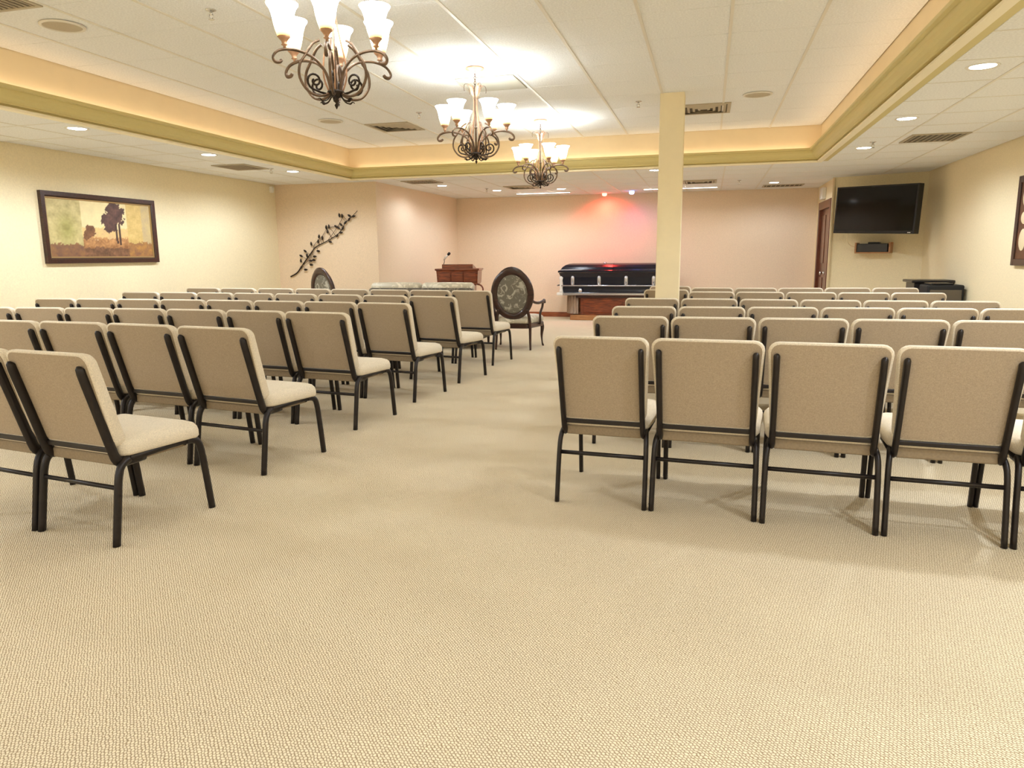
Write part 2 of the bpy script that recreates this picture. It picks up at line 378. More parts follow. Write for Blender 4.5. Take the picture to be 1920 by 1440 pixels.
# fascia of the raised panel
b = NB(); box(b, CX0-.05, CX0, CY0-.05, CY1+.05, ZS+.02, ZC+.1); structure('wall_fascia_left', b, M['fascia'], 'cream fascia of the raised ceiling, left side')
b = NB(); box(b, CX1, CX1+.05, CY0-.05, CY1+.05, ZS+.02, ZC+.1); structure('wall_fascia_right', b, M['fascia'], 'cream fascia of the raised ceiling, right side')
b = NB(); box(b, CX0, CX1, CY1, CY1+.05, ZS+.02, ZC+.1); structure('wall_fascia_back', b, M['fascia'], 'cream fascia of the raised ceiling, far side')
b = NB(); box(b, CX0, CX1, CY0-.05, CY0, ZS+.02, ZC+.1); structure('wall_fascia_near', b, M['fascia'], 'cream fascia of the raised ceiling, near side')
# crown moulding hiding the rope light (profile: inward offset, height)
prof = [(-.03, 2.503), (.012, 2.503), (.012, 2.516), (.044, 2.520), (.044, 2.534), (.052, 2.538), (.074, 2.548), (.096, 2.566), (.110, 2.588), (.116, 2.612), (.116, 2.622), (.146, 2.626), (.146, 2.652), (.118, 2.652), (.100, 2.632), (.0, 2.60), (-.03, 2.60)]
b = NB()
loops = [[(CX0+p, CY0+p, z), (CX1-p, CY0+p, z), (CX1-p, CY1-p, z), (CX0+p, CY1-p, z)] for p, z in prof]
loft(b, loops+[loops[0]], cap=False, smooth=False)
bmesh.ops.remove_doubles(b, verts=b.verts, dist=1e-5)
structure('trim_1', b, M['crown'], 'olive cream crown moulding round the raised ceiling')
b = NB(); bead = [(-.03, 2.480), (.030, 2.480), (.034, 2.484), (.034, 2.499), (.030, 2.503), (-.03, 2.503)]
loops = [[(CX0+p, CY0+p, z), (CX1-p, CY0+p, z), (CX1-p, CY1-p, z), (CX0+p, CY1-p, z)] for p, z in bead]
loft(b, loops+[loops[0]], cap=False, smooth=False); bmesh.ops.remove_doubles(b, verts=b.verts, dist=1e-5)
structure('trim_4', b, M['bead'], 'pale cream bead along the foot of the crown moulding')
b = NB(); box(b, CX1+.028, CX1+.105, CY0, CY1+.02, ZS-.006, ZS+.02); structure('trim_2', b, M['crown'], 'flat painted band along the right of the crown moulding')

# ------------------------------------------------------------------ ceiling fittings
def ordin(k): return ['first', 'second', 'third', 'fourth', 'fifth', 'sixth', 'seventh', 'eighth', 'ninth'][k]
b = NB(); lathe(b, [(.075, .004), (.098, -.004), (.102, 0), (.102, .004)], 28, cap=False); me_ring = bpy.data.meshes.new('trim_ring'); b.to_mesh(me_ring); b.free(); me_ring.materials.append(M['white'])
b = NB(); lathe(b, [(.001, .0), (.05, .0), (.078, .003)], 24, cap=False); me_lens = bpy.data.meshes.new('lens'); b.to_mesh(me_lens); b.free(); me_lens.materials.append(M['can'])
def downlight(x, y, label, power=CAN_P, color=WARM, lens=None):
    t = thing('recessed_downlight', label, 'ceiling light', (x, y, ZS-.004), 0, 'recessed downlights in the soffit')
    share('trim_ring', me_ring, t)
    l = share('lens', me_lens, t, (0, 0, -.002))
    if lens:
        me2 = me_lens.copy(); me2.materials.clear(); me2.materials.append(lens); l.data = me2
    if power: 
        s = light('downlight_lamp', 'SPOT', (x, y, ZS-.02), power, color, (0, 0, 0), spot_size=R(168), spot_blend=.45, shadow_soft_size=.08)
    return t
for k, y in enumerate((5.84, 7.73, 9.56)): downlight(-5.80, y, f'round lit downlight in the left soffit, {ordin(k)} from its near end')
for k, y in enumerate((5.77, 7.73, 9.67)): downlight(1.72, y, f'round lit downlight in the right soffit, {ordin(k)} from the near end of that row')
for x, y, s in ((-4.55, 12.30, 'nearest the alcove side wall'), (-3.91, 13.54, 'between the alcove wall and the last chandelier'), (-2.70, 13.65, 'just right of the last chandelier'), (-.81, 11.17, 'half hidden by the column'), (1.05, 13.77, 'in front of the door wall')):
    downlight(x, y, 'round lit downlight in the far soffit, '+s, (18 if x < -4 else 27) if y > 12 else CAN_P)
for x in (-5.8, 1.72):
    for y in (3.95, 2.05, .15, -1.9):   # the rows go on behind the camera
        light('downlight_lamp', 'SPOT', (x, y, ZS-.02), CAN_P, WARM, (0, 0, 0), spot_size=R(168), spot_blend=.45, shadow_soft_size=.08)
        o = share('recessed_downlight', me_lens, None, (x, y, ZS-.006)); tag(o, 'unseen downlight added behind the camera to brighten the near floor', 'ceiling light', 'downlights behind the camera')
for x in (-3.8, -2, -.2):  # extra row added out of view to brighten the near floor
    light('downlight_lamp', 'SPOT', (x, -2.8, ZS-.02), CAN_P*1.4, WARM, (0, 0, 0), spot_size=R(168), spot_blend=.45, shadow_soft_size=.08)
    o = share('recessed_downlight', me_lens, None, (x, -2.8, ZS-.006)); tag(o, 'unseen downlight added behind the camera to brighten the near floor', 'ceiling light', 'downlights behind the camera')
def spotcan(x, y, lens, ring, label, color, power, aim):
    t = thing('accent_spotlight', label, 'spotlight', (x, y, ZS-.004), 0)
    b = NB(); lathe(b, [(.05, .0), (.062, -.01), (.062, .0)], 20, cap=False); obj('trim_ring', b, ring, t)
    b = NB(); lathe(b, [(.03, 0), (.05, -.012), (.045, -.05), (.02, -.062)], 16); obj('lens', b, lens, t)
    d = Vector(aim)-Vector((x, y, ZS-.08)); q = d.to_track_quat('-Z', 'Y').to_euler()
    light('accent_lamp', 'SPOT', (x, y, ZS-.09), power, color, q, spot_size=R(155), spot_blend=1.0, shadow_soft_size=.03)
spotcan(-2.05, 14.80, M['redlens'], M['white'], 'small glowing red spotlight in the far soffit above the casket', (1, .05, .04), 36, (-2.0, 15.12, 1.5))
spotcan(-1.49, 14.55, M['bluelens'], M['white'], 'small glowing blue spotlight in the far soffit, left of the column', (.2, .3, 1), 6, (-1.3, 14.75, 1.1))
for x0, x1, y, s in ((-3.75, -2.65, 14.35, 'left of the red spotlight'), (-1.25, .12, 14.25, 'behind the column')):  # added glowing strips stand in for bright lit bands of the ceiling
    t = thing('added_glow_strip', 'slim glowing strip added for the lit far soffit, '+s, 'ceiling light', ((x0+x1)/2, y, ZS-.004), 0)
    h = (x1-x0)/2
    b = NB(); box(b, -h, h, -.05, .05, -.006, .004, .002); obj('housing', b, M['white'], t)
    b = NB(); box(b, -h+.02, h-.02, -.035, .035, -.010, -.0055); obj('lens', b, M['soffit_glow'], t)
    light('added_strip_lamp', 'AREA', (t.location.x, y, ZS-.02), 6*h, (1, .93, .86), (R(-18), 0, 0), shape='RECTANGLE', size=2*h-.04, size_y=.06)  # extra lamp under each added strip, lights the far wall

def diffuser(x, y, z, label, s=.60, blades=4, dark=False, rz=0):
    t = thing('air_vent', label, 'air vent', (x, y, z-.002), rz)
    b = NB(); h = s/2
    for a, b_, c_, d_ in ((-h, h, -h, -h+.04), (-h, h, h-.04, h), (-h, -h+.04, -h+.04, h-.04), (h-.04, h, -h+.04, h-.04)): box(b, a, b_, c_, d_, -.010, .002, .002)
    obj('frame', b, M['grille'], t)
    b = NB(); box(b, -h+.03, h-.03, -h+.03, h-.03, -.001, .001); obj('backing', b, M['vdark'], t)
    for k in range(blades):
        r0 = h-.05-k*(h-.06)/blades; r1 = r0-.030
        b = NB(); loft(b, [[(-r0, -r0, -.002), (r0, -r0, -.002), (r0, r0, -.002), (-r0, r0, -.002)], [(-r1, -r1, -.016), (r1, -r1, -.016), (r1, r1, -.016), (-r1, r1, -.016)], [(-r1, -r1, -.012), (r1, -r1, -.012), (r1, r1, -.012), (-r1, r1, -.012)], [(-r0+.004, -r0+.004, -.001), (r0-.004, -r0+.004, -.001), (r0-.004, r0-.004, -.001), (-r0+.004, r0-.004, -.001)]], cap=False, smooth=False)
        obj('louvre', b, M['grille'], t)
def grille(x, y, z, label, sx, sy, n, along='Y'):
    t = thing('air_vent', label, 'air vent', (x, y, z-.002))
    b = NB(); hx, hy = sx/2, sy/2
    for a, b_, c_, d_ in ((-hx, hx, -hy, -hy+.03), (-hx, hx, hy-.03, hy), (-hx, -hx+.03, -hy+.03, hy-.03), (hx-.03, hx, -hy+.03, hy-.03)): box(b, a, b_, c_, d_, -.010, .002, .002)
    obj('frame', b, M['grille'], t)
    b = NB(); box(b, -hx+.02, hx-.02, -hy+.02, hy-.02, -.001, .001); obj('backing', b, M['vdark'], t)
    for k in range(n):
        b = NB()
        if along == 'Y':
            c_ = -hx+.03+(sx-.06)*(k+.5)/n; box(b, c_-.005, c_+.005, -hy+.03, hy-.03, -.009, -.001)
        else:
            c_ = -hy+.03+(sy-.06)*(k+.5)/n; box(b, -hx+.03, hx-.03, c_-.005, c_+.005, -.009, -.001)
        obj('slat', b, M['grille'], t)
diffuser(-4.03, 9.20, ZC, 'square louvred air vent in the raised ceiling, left of the middle chandelier')
diffuser(-.12, 9.20, ZC, 'square louvred air vent in the raised ceiling just right of the column')
grille(-4.67, 3.92, ZC, 'perforated return air vent at the top left corner of the raised ceiling', .60, .62, 12)
grille(-6.17, 8.87, ZS, 'dark slotted air vent in the left soffit', .5, .58, 9)
grille(2.30, 9.06, ZS, 'dark slotted air vent in the right soffit near the television', .56, .58, 9)
grille(-4.62, 11.55, ZS, 'slotted air vent in the far soffit above the alcove corner', .56, .5, 8)
diffuser(-3.30, 13.05, ZS, 'louvred air vent in the far soffit below the last chandelier', .56, 3)
diffuser(-.20, 13.15, ZS, 'louvred air vent in the far soffit, right of the column', .56, 3)
grille(1.25, 14.4, ZS, 'slotted air vent in the far soffit beside the far right downlight', .7, .4, 8)
# flat grey access tile next to the middle chandelier
b = NB(); box(b, -2.42, -1.84, 6.96, 7.52, ZC-.012, ZC-.004, .003); o = obj('access_panel', b, mat('grey_panel', (196, 192, 176), .8)); tag(o, 'flat grey panel in the raised ceiling behind the middle chandelier', 'ceiling panel')
def speaker(x, y, label):
    t = thing('ceiling_speaker', label, 'speaker', (x, y, ZC-.004)); 
    b = NB(); lathe(b, [(.150, .0), (.150, -.008), (.132, -.012), (.128, -.006)], 36, cap=False); obj('rim', b, M['tee'], t)
    b = NB(); lathe(b, [(.001, -.014), (.08, -.012), (.130, -.005)], 32, cap=False); obj('grille', b, M['spk'], t)
speaker(-4.60, 4.60, 'round ceiling speaker at the far left of the raised ceiling, near the camera')
speaker(.44, 8.56, 'round ceiling speaker right of the column')
speaker(-4.62, 8.56, 'round ceiling speaker left of the middle chandelier')
def sprinkler(x, y, z, label):
    t = thing('fire_sprinkler', label, 'sprinkler', (x, y, z))
    b = NB(); lathe(b, [(.036, 0), (.036, -.004), (.012, -.014)], 16); obj('escutcheon', b, M['chrome'], t)
    b = NB(); lathe(b, [(.009, -.012), (.009, -.035)], 10); tube(b, [(.012, 0, -.03), (.016, 0, -.045), (.004, 0, -.062)], .003, 6); tube(b, [(-.012, 0, -.03), (-.016, 0, -.045), (-.004, 0, -.062)], .003, 6); obj('frame_arm', b, M['chrome'], t)
    b = NB(); lathe(b, [(.02, -.062), (.02, -.065)], 12); obj('deflector', b, M['chrome'], t)
for x, y, z, s in ((-3.36, 4.62, ZC, 'in the raised ceiling left of the nearest chandelier'), (-3.375, 8.4, ZC, 'in the raised ceiling just left of the middle chandelier'), (-.82, 8.55, ZC, 'in the raised ceiling left of the column top'),
                   (-5.90, 9.17, ZS, 'in the left soffit beside the slotted vent'), (1.726, 9.20, ZS, 'in the right soffit between two downlights'), (-3.98, 13.10, ZS, 'in the far soffit near the alcove'), (.445, 13.16, ZS, 'in the far soffit right of the column')):
    sprinkler(x, y, z, 'small metal fire sprinkler '+s)

# ------------------------------------------------------------------ chandeliers
def make_chandelier(label):
    t = thing('chandelier', label, 'chandelier', (-2.11, 6.63, 2.12), 0, 'iron chandeliers under the raised ceiling')
    # local z: 0 = finial tip, .84 = ceiling
    b = NB(); lathe(b, [(.0805, .84), (.088, .832), (.082, .822), (.05, .812), (.02, .806), (.008, .80)], 28); obj('canopy', b, M['copper'], t)
    for k in range(7):
        b = NB(); z = .797-k*.022; pts = []
        for j in range(13):
            a = 2*math.pi*j/12; p = (.009*math.cos(a), 0, .016*math.sin(a)); pts.append((p[0], 0, z+p[2]) if k % 2 == 0 else (0, p[0], z+p[2]))
        tube(b, pts, .0028, 6, cap=False); obj('chain_link', b, M['iron'], t)
    b = NB(); tube(b, [(0, 0, .66), (0, 0, .10)], .008, 8); lathe(b, [(.008, .62), (.018, .61), (.012, .59), (.020, .575), (.008, .55)], 14); lathe(b, [(.012, .66), (.012, .64)], 10)
    lathe(b, [(.008, .33), (.014, .32), (.008, .31)], 12); obj('centre_stem', b, M['iron'], t)
    b = NB(); lathe(b, [(.002, -.0), (.012, .022), (.004, .032), (.018, .045), (.012, .056), (.034, .072), (.052, .088), (.046, .098), (.016, .106)], 18); obj('finial_hub', b, M['iron_dark'], t)
    for k in range(4):
        a = R(45+90*k); ca, sa = math.cos(a), math.sin(a); f = lambda p: (p[0]*ca, p[0]*sa, p[1])
        b = NB(); tube(b, [f(p) for p in smooth_path([(.020, 0, 0)[:2], ] and [Vector((.040, .10, 0)), Vector((.062, .17, 0)), Vector((.060, .26, 0)), Vector((.036, .38, 0)), Vector((.017, .50, 0)), Vector((.018, .60, 0)), Vector((.034, .67, 0)), Vector((.058, .695, 0)), Vector((.075, .68, 0))], 5)], .0065, 6, flat=.7)
        obj('cage_rod', b, M['copper'], t)
        b = NB(); pts = [f(p) for p in smooth_path([Vector((.016, .585, 0)), Vector((.030, .63, 0)), Vector((.040, .665, 0)), Vector((.062, .675, 0))], 4)]
        tube(b, pts, [.008, .010, .013, .015, .017, .018, .018, .018, .017, .016, .014, .012, .010][:len(pts)], 6, flat=.3); obj('crown_leaf', b, M['copper'], t)
        b = NB(); tube(b, [f(p) for p in smooth_path([Vector((.02, .66, 0)), Vector((.06, .688, 0)), Vector((.100, .69, 0)), Vector((.112, .665, 0)), Vector((.110, .63, 0))], 5)], .0026, 5); obj('crown_tendril', b, M['iron'], t)
    for k in range(6):
        a = R(12+60*k); ca, sa = math.cos(a), math.sin(a); g = lambda p: (p[0]*ca, p[0]*sa, p[1])
        # main arm: up from the hub, over the top and out to a curl
        arm = [Vector((.030, .095, 0)), Vector((.044, .16, 0)), Vector((.070, .215, 0)), Vector((.125, .262, 0)), Vector((.20, .285, 0)), Vector((.27, .285, 0)), Vector((.325, .268, 0)), Vector((.352, .235, 0)), Vector((.342, .212, 0)), Vector((.318, .212, 0)), Vector((.305, .225, 0))]
        P = smooth_path(arm, 4); n = len(P)
        b = NB(); tube(b, [g(p) for p in P], [.009 if i < n*.7 else .009+.003*math.sin((i-n*.7)/(n*.3)*math.pi) for i in range(n)], 6, flat=.8)
        A = obj('arm', b, M['iron'], t)
        sc_ = [Vector((.035, .085, 0)), Vector((.10, .062, 0)), Vector((.165, .082, 0)), Vector((.208, .145, 0)), Vector((.205, .215, 0)), Vector((.172, .268, 0)), Vector((.125, .335, 0)), Vector((.085, .36, 0))]
        b = NB(); tube(b, [g(p) for p in smooth_path(sc_, 4)], .0078, 6); obj('lower_scroll', b, M['iron'], A)
        sp = []
        for j in range(22):
            th = R(-95+j*24); rr = .050*(1-j/26); sp.append(Vector((.122+rr*math.cos(th), .140+rr*math.sin(th), 0)))
        b = NB(); tube(b, [g(p) for p in [Vector((.06, .078, 0)), Vector((.09, .082, 0))]+sp], .0062, 6); obj('spiral', b, M['iron_dark'], A)
        b = NB(); tube(b, [g(p) for p in smooth_path([Vector((.03, .075, 0)), Vector((.055, .045, 0)), Vector((.085, .038, 0)), Vector((.10, .050, 0)), Vector((.112, .044, 0))], 4)], [.006]*8+[.009]*4+[.004]*5, 6, flat=.5); obj('leaf', b, M['iron_dark'], A)
        px, py = .285*ca, .285*sa
        b = NB(); lathe(b, [(.006, .0), (.007, .016), (.018, .022), (.012, .028), (.016, .04), (.026, .052), (.036, .062), (.033, .066)], 14)
        cup = obj('shade_holder', b, M['copper'], t, (px, py, .283))
        b = NB(); pr = [(.030, .0), (.036, .012), (.045, .04), (.053, .075), (.060, .115), (.070, .145), (.084, .165), (.086, .17), (.082, .169), (.067, .147), (.057, .115), (.050, .075), (.042, .04), (.033, .014), (.026, .004)]
        lathe(b, pr, 24, cap=False); obj('glass_shade', b, M['shade'], t, (px, py, .343))
        b = NB(); lathe(b, [(.010, 0), (.012, .03), (.022, .055), (.024, .075), (.016, .095), (.004, .102)], 12); obj('bulb', b, M['shade'], t, (px, py, .35))
    return t
ch = make_chandelier('iron six-arm chandelier with white glass shades, the middle one of three')
def chand_lights(x, y, r0=0):
    for k in range(6):
        a = R(12+60*k+r0)
        light('chandelier_lamp', 'POINT', (x+.285*math.cos(a), y+.285*math.sin(a), 2.12+.343+.125), CHAND_P, (.88, .98, 1.12), shadow_soft_size=.03)
c1 = copy_tree(ch); c1.location = (-2.10, 3.97, 2.12); c1['label'] = 'iron six-arm chandelier with white glass shades, nearest of three and cut by the top edge'; c1.rotation_euler.z = R(-21)
c3 = copy_tree(ch); c3.location = (-2.11, 9.31, 2.12); c3['label'] = 'iron six-arm chandelier with white glass shades, farthest of three'; c3.rotation_euler.z = R(-8)
for y, x, r0 in ((3.97, -2.10, -21), (6.63, -2.11, 0), (9.31, -2.11, -8)): chand_lights(x, y, r0)

# ------------------------------------------------------------------ stacking chairs
def make_chair():
    t = thing('padded_chair', 'x', 'chair')
    slope = .28
    yr = lambda z: -.335+(.885-z)*slope                     # rear plane of the back
    # backrest pad
    prof_t = ((.000, .012), (-.0, .004), (.010, .0), (.030, .0), (.048, .006), (.058, .018), (.064, .040))
    outl = []
    segs = []
    for (tt, ins) in prof_t:
        w1 = .50-2*ins; h_ = .45-2*ins; lp = []
        for (x, z) in rrect(w1, w1, h_, max(.012, .045-ins), 4):
            zz = .435+ins+z
            k = max(0.0, min(1.0, (.60-zz)/.16)); x *= 1-.10*k*k*(3-2*k)           # narrower towards the seat
            belly = .022*math.exp(-((zz-.56)/.11)**2) if tt > .02 else 0
            lp.append((x, yr(zz)+tt+belly, zz))
        outl.append(lp)
    b = NB(); loft(b, outl); obj('backrest', b, M['fabric'], t)
    b = NB(); lp1 = []
    for off, ins in ((.006, .010), (-.003, .012), (-.003, .022)):
        lp = []
        for (x, z) in rrect(.50-2*ins, .50-2*ins, .45-2*ins, .040, 4):
            zz = .435+ins+z; k = max(0.0, min(1.0, (.60-zz)/.16)); x *= 1-.10*k*k*(3-2*k); lp.append((x, yr(zz)+off, zz))
        lp1.append(lp)
    loft(b, lp1, cap=False, smooth=False); b.faces.new([b.verts[i] for i in range(len(b.verts)-len(lp1[-1]), len(b.verts))] if b.verts.ensure_lookup_table() is None else []); obj('rear_panel', b, M['rear'], t)  # darker colour here carries the shade of the chair back
    # seat cushion
    lps = []
    for zz, ins in ((.392, .030), (.398, .010), (.412, .0), (.440, .0), (.460, .006), (.476, .022), (.485, .055)):
        lp = []
        for (x, y) in rrect(.49-2*ins, .515-2*ins, .455-2*ins, max(.02, .06-ins), 4):
            yy = -.195+ins+y; k = max(0, (yy-.13)/.13)
            lp.append((x, yy, zz-.018*k*k+(.012*(yy-.0))))
        lps.append(lp)
    b = NB(); loft(b, lps); obj('seat', b, M['fabric'], t)
    b = NB(); box(b, -.205, .205, -.198, .20, .352, .402, .008); obj('seat_pan', b, M['pan'], t)
    for s in (-1, 1):
        x = .238*s
        b = NB(); tube(b, smooth_path([(x, -.272, 0), (x*.995, -.242, .20), (x*.985, -.222, .315), (x*.965, -.195, .362), (x*.94, -.150, .382)], 4), .0132, 8, flat=1.5); obj('leg', b, M['black'], t)
        b = NB(); tube(b, smooth_path([(x, .290, 0), (x*.995, .268, .20), (x*.985, .250, .335), (x*.965, .225, .378), (x*.94, .175, .388)], 4), .0132, 8, flat=1.5); obj('leg', b, M['black'], t)
        b = NB(); tube(b, [(x*.94, -.150, .382), (x*.94, .0, .385), (x*.94, .175, .388)], .0132, 8, flat=1.3); obj('side_rail', b, M['black'], t)
        b = NB(); xs_ = .213*s
        tube(b, smooth_path([(xs_, -.06, .372), (xs_, -.165, .370), (xs_, -.205, .385), (xs_, yr(.45)-.016, .45), (xs_, yr(.65)-.016, .65), (xs_, yr(.80)-.016, .80), (xs_, yr(.825)-.008, .828)], 3), [.0145]*17+[.012, .006], 8, flat=1.7); obj('back_upright', b, M['black'], t)
    b = NB(); box(b, -.205, .205, -.222, -.206, .418, .440, .003); obj('lower_rail', b, M['black'], t)
    b = NB(); tube(b, [(-.234, -.232, .262), (.234, -.232, .262)], .011, 8); obj('stretcher', b, M['black'], t)
    b = NB(); tube(b, [(-.222, .17, .372), (.222, .17, .372)], .009, 8); obj('front_rail', b, M['black'], t)
    return t
proto = make_chair(); first = [True]
ROWS = {
 'R1': [(-0.75, 3.52), (-0.26, 3.52), (0.27, 3.46), (0.8, 3.42), (1.31, 3.39), (1.83, 3.37)],
 'R2': [(-0.74, 4.77), (-0.23, 4.77), (0.31, 4.77), (0.85, 4.78), (1.4, 4.77), (1.93, 4.77)],
 'R3': [(-0.73, 5.71), (-0.22, 5.72), (0.29, 5.75), (0.81, 5.77), (1.33, 5.78), (1.87, 5.8), (2.40, 5.81)],
 'R4': [(-0.75, 6.81), (-0.24, 6.82), (0.27, 6.78), (0.77, 6.72), (1.27, 6.7), (1.78, 6.68), (2.3, 6.67)],
 'R5': [(-0.72, 8.12), (-0.2, 8.10), (0.28, 8.07), (0.78, 8.05), (1.28, 8.01), (1.77, 8.0), (2.28, 8.0)],
 'R6': [(-0.73, 9.1), (-0.2, 9.04), (0.3, 9.0), (0.79, 9.0), (1.3, 9.06), (1.81, 9.1), (2.31, 9.1)],
 'L1': [(-3.62, 2.61), (-3.07, 2.54), (-2.53, 2.46)],
 'L2': [(-4.86, 3.82), (-4.28, 3.80), (-3.70, 3.76), (-3.11, 3.68), (-2.50, 3.57)],
 'L3': [(-6.28, 4.86), (-5.75, 4.90), (-5.24, 4.92), (-4.76, 4.93), (-4.23, 4.92), (-3.65, 4.89), (-3.09, 4.84), (-2.51, 4.74)],
 'L4': [(-6.85, 6.08), (-6.34, 6.11), (-5.84, 6.12), (-5.3, 6.11), (-4.75, 6.08), (-4.19, 6.05), (-3.62, 5.99), (-3.04, 5.91), (-2.48, 5.82)],
 'L5': [(-7.00, 7.43), (-6.44, 7.42), (-5.89, 7.40), (-5.36, 7.36), (-4.77, 7.29), (-4.17, 7.19), (-3.57, 7.09), (-3.0, 6.97), (-2.41, 6.84)],
 'L6': [(-7.02, 8.62), (-6.44, 8.57), (-5.84, 8.52), (-5.22, 8.47), (-4.67, 8.40), (-4.08, 8.31), (-3.51, 8.23), (-2.95, 8.15), (-2.42, 8.08)]}
rown = {1: 'nearest row', 2: 'second nearest row', 3: 'third nearest row', 4: 'fourth nearest row', 5: 'last row but one', 6: 'farthest row'}
for key, P in ROWS.items():
    right = key[0] == 'R'; r_ = int(key[1]); n = len(P)-1
    for i in range(n):
        a, b_ = P[i], P[i+1]; e0, e1 = P[max(0, i-1)], P[min(n, i+2)]
        ang = math.atan2(e1[1]-e0[1], e1[0]-e0[0])+R(random.uniform(-.6, .6))
        d = math.hypot(b_[0]-a[0], b_[1]-a[1]); mx, my = (a[0]+b_[0])/2, (a[1]+b_[1])/2
        if key == 'R5' and i == 0: my += .42; ang += R(2)
        if key == 'R6' and i == 0: my += .38
        k = i if right else n-1-i
        cx, cy = mx-math.sin(ang)*.335, my+math.cos(ang)*.335
        lab = f"beige padded chair, {rown[r_]} of the {'right' if right else 'left'} block, "+('at the aisle end' if k == 0 else f'{ordin(k)} from the aisle')
        o = proto if first[0] else copy_tree(proto)
        first[0] = False
        o.location = (cx, cy, 0); o.rotation_euler.z = ang; o.scale = (max(.96, min(1.14, (d-.008)/.505)), 1, 1)
        o['label'] = lab; o['group'] = 'beige padded chairs in rows either side of the aisle'

# ------------------------------------------------------------------ carved oval-back armchair
def make_armchair(label, loc, rz):
    t = thing('oval_back_armchair', label, 'armchair', loc, rz, 'carved armchairs with oval backs')
    tilt = .12; CZ, RX, RZ = .765, .262, .315
    Y = lambda z: -.235-(z-.45)*tilt
    def oval(rx, rz, n=40): return [(rx*math.cos(2*math.pi*k/n), rz*math.sin(2*math.pi*k/n)) for k in range(n)]
    b = NB(); sect = ((-.050, -.008), (-.050, .012), (-.022, .028), (.010, .028), (.032, .012), (.032, -.014), (.006, -.028), (-.030, -.022)); loops = []
    for dr, dy in sect:
        lp = []
        for (x, z) in oval(RX+dr*1.1, RZ+dr*1.1):
            zz = CZ+z
            if z > RZ*.90 and dr > 0: zz += .010*((z-RZ*.90)/(RZ*.1))      # crest
            lp.append((x, Y(zz)+dy, zz))
        loops.append(lp)
    loft(b, loops+[loops[0]], cap=False); bmesh.ops.remove_doubles(b, verts=b.verts, dist=1e-5)
    obj('back_frame', b, M['darkwood'], t)
    b = NB(); lps = []
    for dy, k in ((-.020, .60), (-.016, .92), (-.008, 1.0), (.010, 1.0), (.030, .9), (.040, .6)):
        lps.append([(x, Y(CZ+z)+dy, CZ+z) for x, z in oval((RX-.046)*k, (RZ-.046)*k)])
    loft(b, lps); obj('back_panel', b, M['tapestry'], t, label='grey floral upholstered oval panel')
    b = NB(); tube(b, smooth_path([Vector((-.03, Y(1.1)-.004, 1.085)), Vector((-.012, Y(1.1)-.01, 1.098)), Vector((0, Y(1.1)-.012, 1.092)), Vector((.012, Y(1.1)-.01, 1.098)), Vector((.03, Y(1.1)-.004, 1.085))], 4), .012, 6); obj('crest', b, M['darkwood'], t)
    # seat: wider at the front
    def seatloop(ins, z, dz=0):
        pts = []
        for (x, y) in rrect(.50-2*ins, .67-2*ins, .56-2*ins, .07, 4): pts.append((x, -.25+ins+y, z+(.0)))
        return pts
    b = NB(); loft(b, [seatloop(.02, .36), seatloop(.005, .37), seatloop(.0, .40), seatloop(.004, .43), seatloop(.03, .455), seatloop(.09, .468)]); obj('seat', b, M['satin'], t, label='pale floral seat cushion')
    b = NB(); loft(b, [seatloop(.012, .295), seatloop(.0, .305), seatloop(.0, .35), seatloop(.012, .362)], smooth=False); obj('seat_rail', b, M['darkwood'], t)
    for s in (-1, 1):
        b = NB(); tube(b, smooth_path([Vector((.245*s, -.262, 0)), Vector((.238*s, -.24, .16)), Vector((.235*s, -.232, .32)), Vector((.225*s, -.248, .46)), Vector((.200*s, -.262, .56))], 5), [.014+.008*min(1, i/12) for i in range(21)], 8); obj('leg', b, M['darkwood'], t)
        P = smooth_path([Vector((.318*s, .305, 0)), Vector((.308*s, .28, .05)), Vector((.303*s, .262, .16)), Vector((.312*s, .270, .26)), Vector((.306*s, .262, .33))], 5)
        b = NB(); tube(b, P, [.013, .015, .016, .015, .013, .011, .011, .012, .014, .016, .018, .020, .022, .024, .026, .027, .028, .028, .027, .026, .024], 8); obj('leg', b, M['darkwood'], t)
        P = smooth_path([Vector((.235*s, Y(.75), .74)), Vector((.272*s, -.20, .665)), Vector((.320*s, -.10, .640)), Vector((.358*s, .02, .652)), Vector((.370*s, .085, .668)), Vector((.370*s, .115, .652)), Vector((.367*s, .10, .632))], 5)
        b = NB(); tube(b, P, [.017+.004*math.sin(i/30*math.pi) for i in range(26)]+[.022, .025, .026, .022, .015], 8); A = obj('arm', b, M['darkwood'], t)
        P = smooth_path([Vector((.360*s, .06, .645)), Vector((.348*s, .07, .57)), Vector((.326*s, .035, .49)), Vector((.322*s, .06, .40)), Vector((.316*s, .08, .33))], 5)
        b = NB(); tube(b, P, .0165, 8); obj('arm_support', b, M['darkwood'], A)
    return t
arm = make_armchair('dark carved armchair with grey floral oval back, standing at the aisle before the casket', (-2.575, 9.85, 0), R(2))
a2 = copy_tree(arm); a2.location = (-5.43, 10.05, 0); a2.rotation_euler.z = R(-26); a2['label'] = 'dark carved oval-back armchair behind the left rows, under the metal branch'

